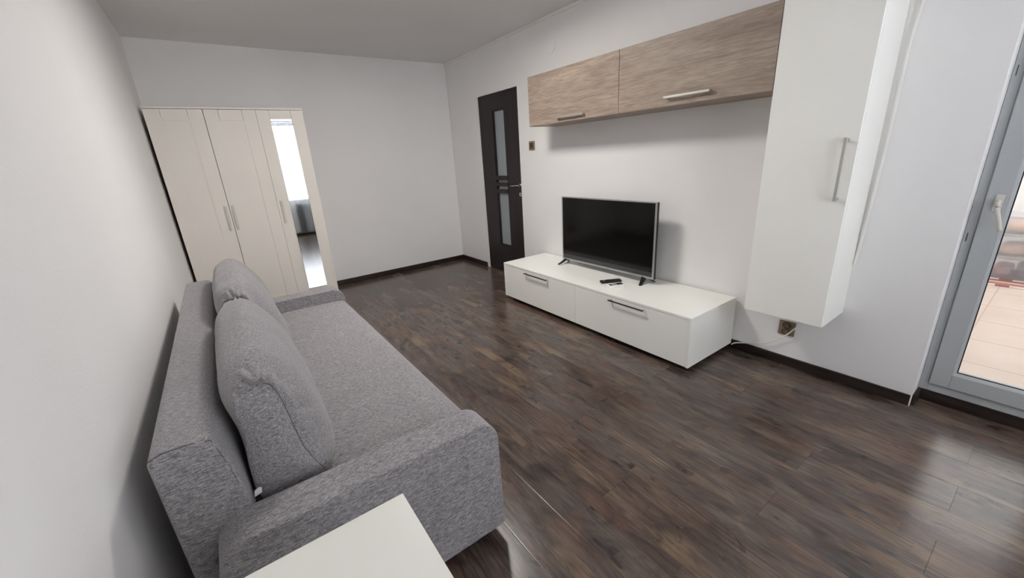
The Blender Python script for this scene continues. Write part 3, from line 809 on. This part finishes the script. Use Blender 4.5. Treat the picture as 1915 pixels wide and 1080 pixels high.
for i, (a, b_, hx) in enumerate(drs):
    bm = bmesh.new()
    f = 0.104 if i < 2 else 0.102
    yf, yr = wy, wy+0.018
    # shaker door: four rails and a set-back panel
    g = 0.002
    box(bm, a, a+f, yf, yr, dz0, dz1); box(bm, b_-f, b_, yf, yr, dz0, dz1)
    if i < 2:
        box(bm, a+f+g, b_-f-g, yf, yr, dz1-0.088, dz1); box(bm, a+f+g, b_-f-g, yf, yr, dz0, dz0+0.10)
        box(bm, a+f, b_-f, yf+0.006, yr, dz0+0.10, dz1-0.088)
    else:
        box(bm, a+f+g, b_-f-g, yf+0.002, yr, dz1-0.074, dz1); box(bm, a+f+g, b_-f-g, yf+0.002, yr, dz0, 0.170)
        box(bm, a+f, b_-f, yf+0.008, yr, 0.170, dz1-0.074)
    d = obj('door', bm, M_warmw, t)
    if i == 2:
        bm = bmesh.new()      # the mirror leans back a third of a degree
        prism(bm, [(yf-0.0085, 0.1715), (yf+0.0078, 0.1715), (yf+0.0078, dz1-0.0755), (yf+0.0065, dz1-0.0755)], 'x', a+f+0.002, b_-f-0.002)
        obj('mirror', bm, M_mirror, d, label='tall narrow mirror')
    bx('handle', [(hx-0.009, hx+0.009, yf-0.016, yf-0.012, 0.868, 1.082), (hx-0.007, hx+0.007, yf-0.012, yf-0.0003, 0.872, 0.886), (hx-0.007, hx+0.007, yf-0.012, yf-0.0003, 1.064, 1.078)], M_ivory, d, bevel=0.002, label='cream pull handle')

# ------------------------------------------------------------------ sofa
t = thing('sofa', 'grey melange fabric sofa bed along the left wall', 'sofa', (0.5, -2.97, 0))
def arm_outline(x0, x1, z0, z1, rf, rb, n=10):
    pts = [(x0, z0), (x1-0.01, z0), (x1, z0+0.01)]
    for k in range(n+1):
        a = k/n*PI/2; pts.append((x1-rf+rf*math.cos(a), z1-rf+rf*math.sin(a)))
    for k in range(n+1):
        a = PI/2+k/n*PI/2; pts.append((x0+rb+rb*math.cos(a), z1-rb+rb*math.sin(a)))
    return pts
for (ya, yb2) in ((-4.012, -3.888), (-1.992, -1.868)):
    bm = bmesh.new()
    prism(bm, arm_outline(0.143, 0.945, 0.05, 0.518, 0.085, 0.075), 'y', ya, yb2)
    obj('armrest', bm, M_fab, t, bevel=0.045, seg=6)
# seat
bm = bmesh.new()
SY0, SY1 = -3.886, -1.994
prism(bm, [(0.20, 0.265), (0.93, 0.265), (0.948, 0.29), (0.952, 0.35), (0.948, 0.40), (0.925, 0.425), (0.88, 0.433), (0.60, 0.438), (0.28, 0.436), (0.20, 0.43)], 'y', SY0, SY1)
obj('seat_cushion', bm, M_fab, t, bevel=0.012, seg=3)
bm = bmesh.new()
prism(bm, [(0.13, 0.05), (0.925, 0.05), (0.930, 0.255), (0.13, 0.255)], 'y', SY0, SY1)
obj('base', bm, M_fab, t, bevel=0.008)
# backrest
bm = bmesh.new()
prism(bm, [(0.075, 0.06), (0.072, 0.735), (0.085, 0.752), (0.18, 0.752), (0.203, 0.740), (0.222, 0.66), (0.233, 0.56), (0.236, 0.46), (0.225, 0.44), (0.19, 0.43), (0.128, 0.40), (0.128, 0.06)], 'y', -3.892, -1.99)
obj('backrest', bm, M_fab, t, bevel=0.012, seg=4)
bm = bmesh.new()
tube(bm, [(0.076, -3.8895, 0.741), (0.10, -3.8885, 0.7505), (0.15, -3.8885, 0.7515), (0.196, -3.8885, 0.742), (0.206, -3.8905, 0.70), (0.219, -3.8905, 0.62), (0.222, -3.8905, 0.57)], 0.0012, 6)
obj('seam', bm, M_seam, t, label='dark stitched seam')
for x, y in ((0.22, -3.93), (0.86, -3.93), (0.22, -1.94), (0.86, -1.94)):
    bm = bmesh.new(); tube(bm, [(x, y, 0.0), (x, y, 0.056)], [0.02, 0.026], 16)
    obj('leg', bm, M_blackm, t)

# back cushions
MID = [(0.02, 0.0), (0.12, -0.004), (0.205, 0.004), (0.240, 0.04), (0.248, 0.11), (0.232, 0.200), (0.200, 0.300), (0.150, 0.385), (0.100, 0.428), (0.045, 0.425), (-0.005, 0.385), (-0.022, 0.32), (-0.006, 0.24), (0.002, 0.15), (0.002, 0.05)]
END = [(0.025, 0.004), (0.10, 0.002), (0.165, 0.004), (0.182, 0.025), (0.165, 0.07), (0.146, 0.130), (0.134, 0.200), (0.124, 0.290), (0.104, 0.362), (0.065, 0.382), (0.034, 0.366), (0.022, 0.305), (0.010, 0.22), (0.004, 0.13), (0.004, 0.05)]
def cushion(y0, y1, seed, dz, label):
    t = thing('back_cushion', label, 'cushion', (0.36, (y0+y1)/2, 0.44), 'back cushions on the sofa')
    SUB = 12
    mid = catmull([Vector((a, 0, b_)) for a, b_ in MID], SUB, True)
    end = catmull([Vector((a, 0, b_)) for a, b_ in END], SUB, True)
    n = len(mid)
    zb, xb = 0.441, 0.242
    bm = bmesh.new(); rings = []
    MS = 120; CAP = 12
    ce = Vector((0.08, 0, 0.16))
    tip = Vector((0.068, 0, 0.38))
    def place(p, y):
        q = Vector((xb+p.x, y, zb+p.z*dz))
        # lean of the upper part over the backrest
        return q
    def disp(p, y, s):
        d_end = min(abs(y-y0), abs(y-y1))
        q = place(p, y)
        nn = noise.noise(Vector((q.x*5, q.y*4, q.z*5+seed)))*0.009
        nn += noise.noise(Vector((q.x*16, q.y*12, q.z*16+seed)))*0.0025
        c0 = Vector((xb+0.12, q.y, zb+0.18))
        dirn = (q-c0).normalized()
        # gathered folds where the top corner is pulled in
        dt = (Vector((p.x, 0, p.z))-tip).length
        r = math.sqrt(dt*dt+d_end*d_end)
        if r < 0.16:
            ang = math.atan2(d_end+0.002, p.x-tip.x)
            nn -= 0.016*math.exp(-(r/0.05)**2)*(1-abs(math.sin(ang*5+seed+3*noise.noise(q*14))))**1.3*(1 if s else 0.9)
            nn += 0.006*math.exp(-(r/0.05)**2)*math.sin(ang*11+seed)
            nn -= 0.006*math.exp(-(r/0.03)**2)
        # radiating tension folds along the front seam
        if p.x > 0.12 and d_end < 0.16 and s:
            nn -= 0.013*math.exp(-((d_end-0.015)/0.055)**2)*(1-abs(math.sin(p.z*24+seed+d_end*14+2*noise.noise(q*9))))**3
        # the filling rolls over the end seam like a lip, most at the gathered corner
        if s and d_end < 0.05:
            sg = -1 if abs(y-y0) < abs(y-y1) else 1
            wv_ = 1+0.8*noise.noise(Vector((p.x*60, p.z*60, seed)))
            tt = math.exp(-(dt/0.07)**2)
            frac = d_end/0.05
            q.y += sg*(0.020*tt+0.006)*wv_*math.sin(PI*min(1, frac*1.6)) if frac < 0.625 else 0
            q.z += 0.010*tt*wv_*math.sin(PI*frac)
        if p.x < 0.05 and q.z < 0.79: nn = min(nn, 0)
        if q.z < zb+0.02: nn = max(nn, 0)*0.2
        q += dirn*nn
        q.z = max(q.z, 0.4405)
        return q
    def capring(k, ybase, sgn):
        out = []
        y = ybase+sgn*(0.020*(1-k*k))
        for p in end:
            q = ce+(p-ce)*k
            out.append(bm.verts.new(disp(q, ybase, False)+Vector((0, y-ybase, 0))))
        return out
    c0v = bm.verts.new(disp(ce, y0, False)+Vector((0, -0.020, 0)))
    for k in range(1, CAP): rings.append(capring(k/CAP, y0, -1))
    first = len(rings)
    for i in range(MS+1):
        s = i/MS
        s = 0.5-0.5*math.cos(PI*s)
        y = y0+(y1-y0)*s
        d_end = min(y-y0, y1-y)
        w = 1-math.exp(-(d_end/0.045)**0.95) if d_end > 0 else 0.0
        w *= 1.0-0.06*math.sin(PI*s)*0
        rings.append([bm.verts.new(disp(end[j].lerp(mid[j], w), y, True)) for j in range(n)])
    for k in range(CAP-1, 0, -1): rings.append(capring(k/CAP, y1, 1))
    c1v = bm.verts.new(disp(ce, y1, False)+Vector((0, 0.020, 0)))
    for a, b_ in zip(rings, rings[1:]):
        for j in range(n): bm.faces.new((a[j], a[(j+1) % n], b_[(j+1) % n], b_[j]))
    for j in range(n):
        bm.faces.new((c0v, rings[0][(j+1) % n], rings[0][j])); bm.faces.new((c1v, rings[-1][j], rings[-1][(j+1) % n]))
    seam0 = [rings[first][j].co.copy() for j in range(n)]
    seam1 = [rings[first+MS][j].co.copy() for j in range(n)]
    obj('cover', bm, M_fab, t, smooth=True)
    for sm, sg in ((seam0, -1), (seam1, 1)):
        bm = bmesh.new()
        pts = [p+Vector((0, sg*0.0004, 0)) for p in sm]
        keep = pts[SUB*3:SUB*8+7]      # up the front edge to the gathered corner
        tube(bm, keep, 0.0010, 6)
        obj('seam', bm, M_seam, t, smooth=True, label='dark stitched seam')
    return t
c1 = cushion(-3.815, -2.975, 3.1, 1.0, 'grey back cushion nearer the white table, with a small white tag')
bm = bmesh.new()
for k in range(5):
    pass
prism(bm, [(0.240, 0.503), (0.259, 0.508), (0.261, 0.522), (0.255, 0.527), (0.243, 0.521)], 'y', -3.848, -3.845)
obj('care_tag', bm, M_tag, c1, label='small white care tag')
c2 = cushion(-2.935, -2.07, 8.7, 1.05, 'grey back cushion at the far end of the sofa, nearer the wardrobe')

# ------------------------------------------------------------------ white table at the bottom edge
t = thing('side_table', 'white table top at the bottom edge of the photo, beside the sofa arm', 'table', (0.27, -4.72, 0))
TZ = 0.735
bx('tabletop', (0.03, 0.510, -5.06, -4.346, TZ-0.02, TZ), M_tabletop, t, bevel=0.0015)
bx('apron', [(0.05, 0.49, -4.376, -4.362, TZ-0.08, TZ-0.0205), (0.05, 0.49, -5.046, -5.032, TZ-0.08, TZ-0.0205), (0.05, 0.064, -5.03, -4.378, TZ-0.08, TZ-0.0205), (0.476, 0.49, -5.03, -4.378, TZ-0.08, TZ-0.0205)], M_tabletop, t)
for x in (0.05, 0.45):
    for y in (-5.046, -4.402):
        bx('leg', (x, x+0.04, y, y+0.04, 0.0, TZ-0.0805), M_tabletop, t, bevel=0.002)

# ------------------------------------------------------------------ ceiling lamp, just above the frame
t = thing('ceiling_lamp', 'round white flush ceiling lamp in the middle of the ceiling', 'lamp', (LAMP[0], LAMP[1], H))
bm = bmesh.new(); tube(bm, [(LAMP[0], LAMP[1], H-0.001), (LAMP[0], LAMP[1], H-0.03), (LAMP[0], LAMP[1], H-0.06)], [0.28, 0.28, 0.275], 40)
obj('housing', bm, M_cable, t, smooth=False)
mt = bpy.data.materials.new('opal_diffuser'); mt.use_nodes = True
b = mt.node_tree.nodes['Principled BSDF']; b.inputs['Base Color'].default_value = (0.9, 0.88, 0.85, 1)
b.inputs['Emission Color'].default_value = (1.0, 0.955, 0.90, 1); b.inputs['Emission Strength'].default_value = 2.5
bm = bmesh.new(); tube(bm, [(LAMP[0], LAMP[1], H-0.0605), (LAMP[0], LAMP[1], H-0.075), (LAMP[0], LAMP[1], H-0.084)], [0.27, 0.265, 0.25], 40)
obj('diffuser', bm, mt, t, smooth=False)
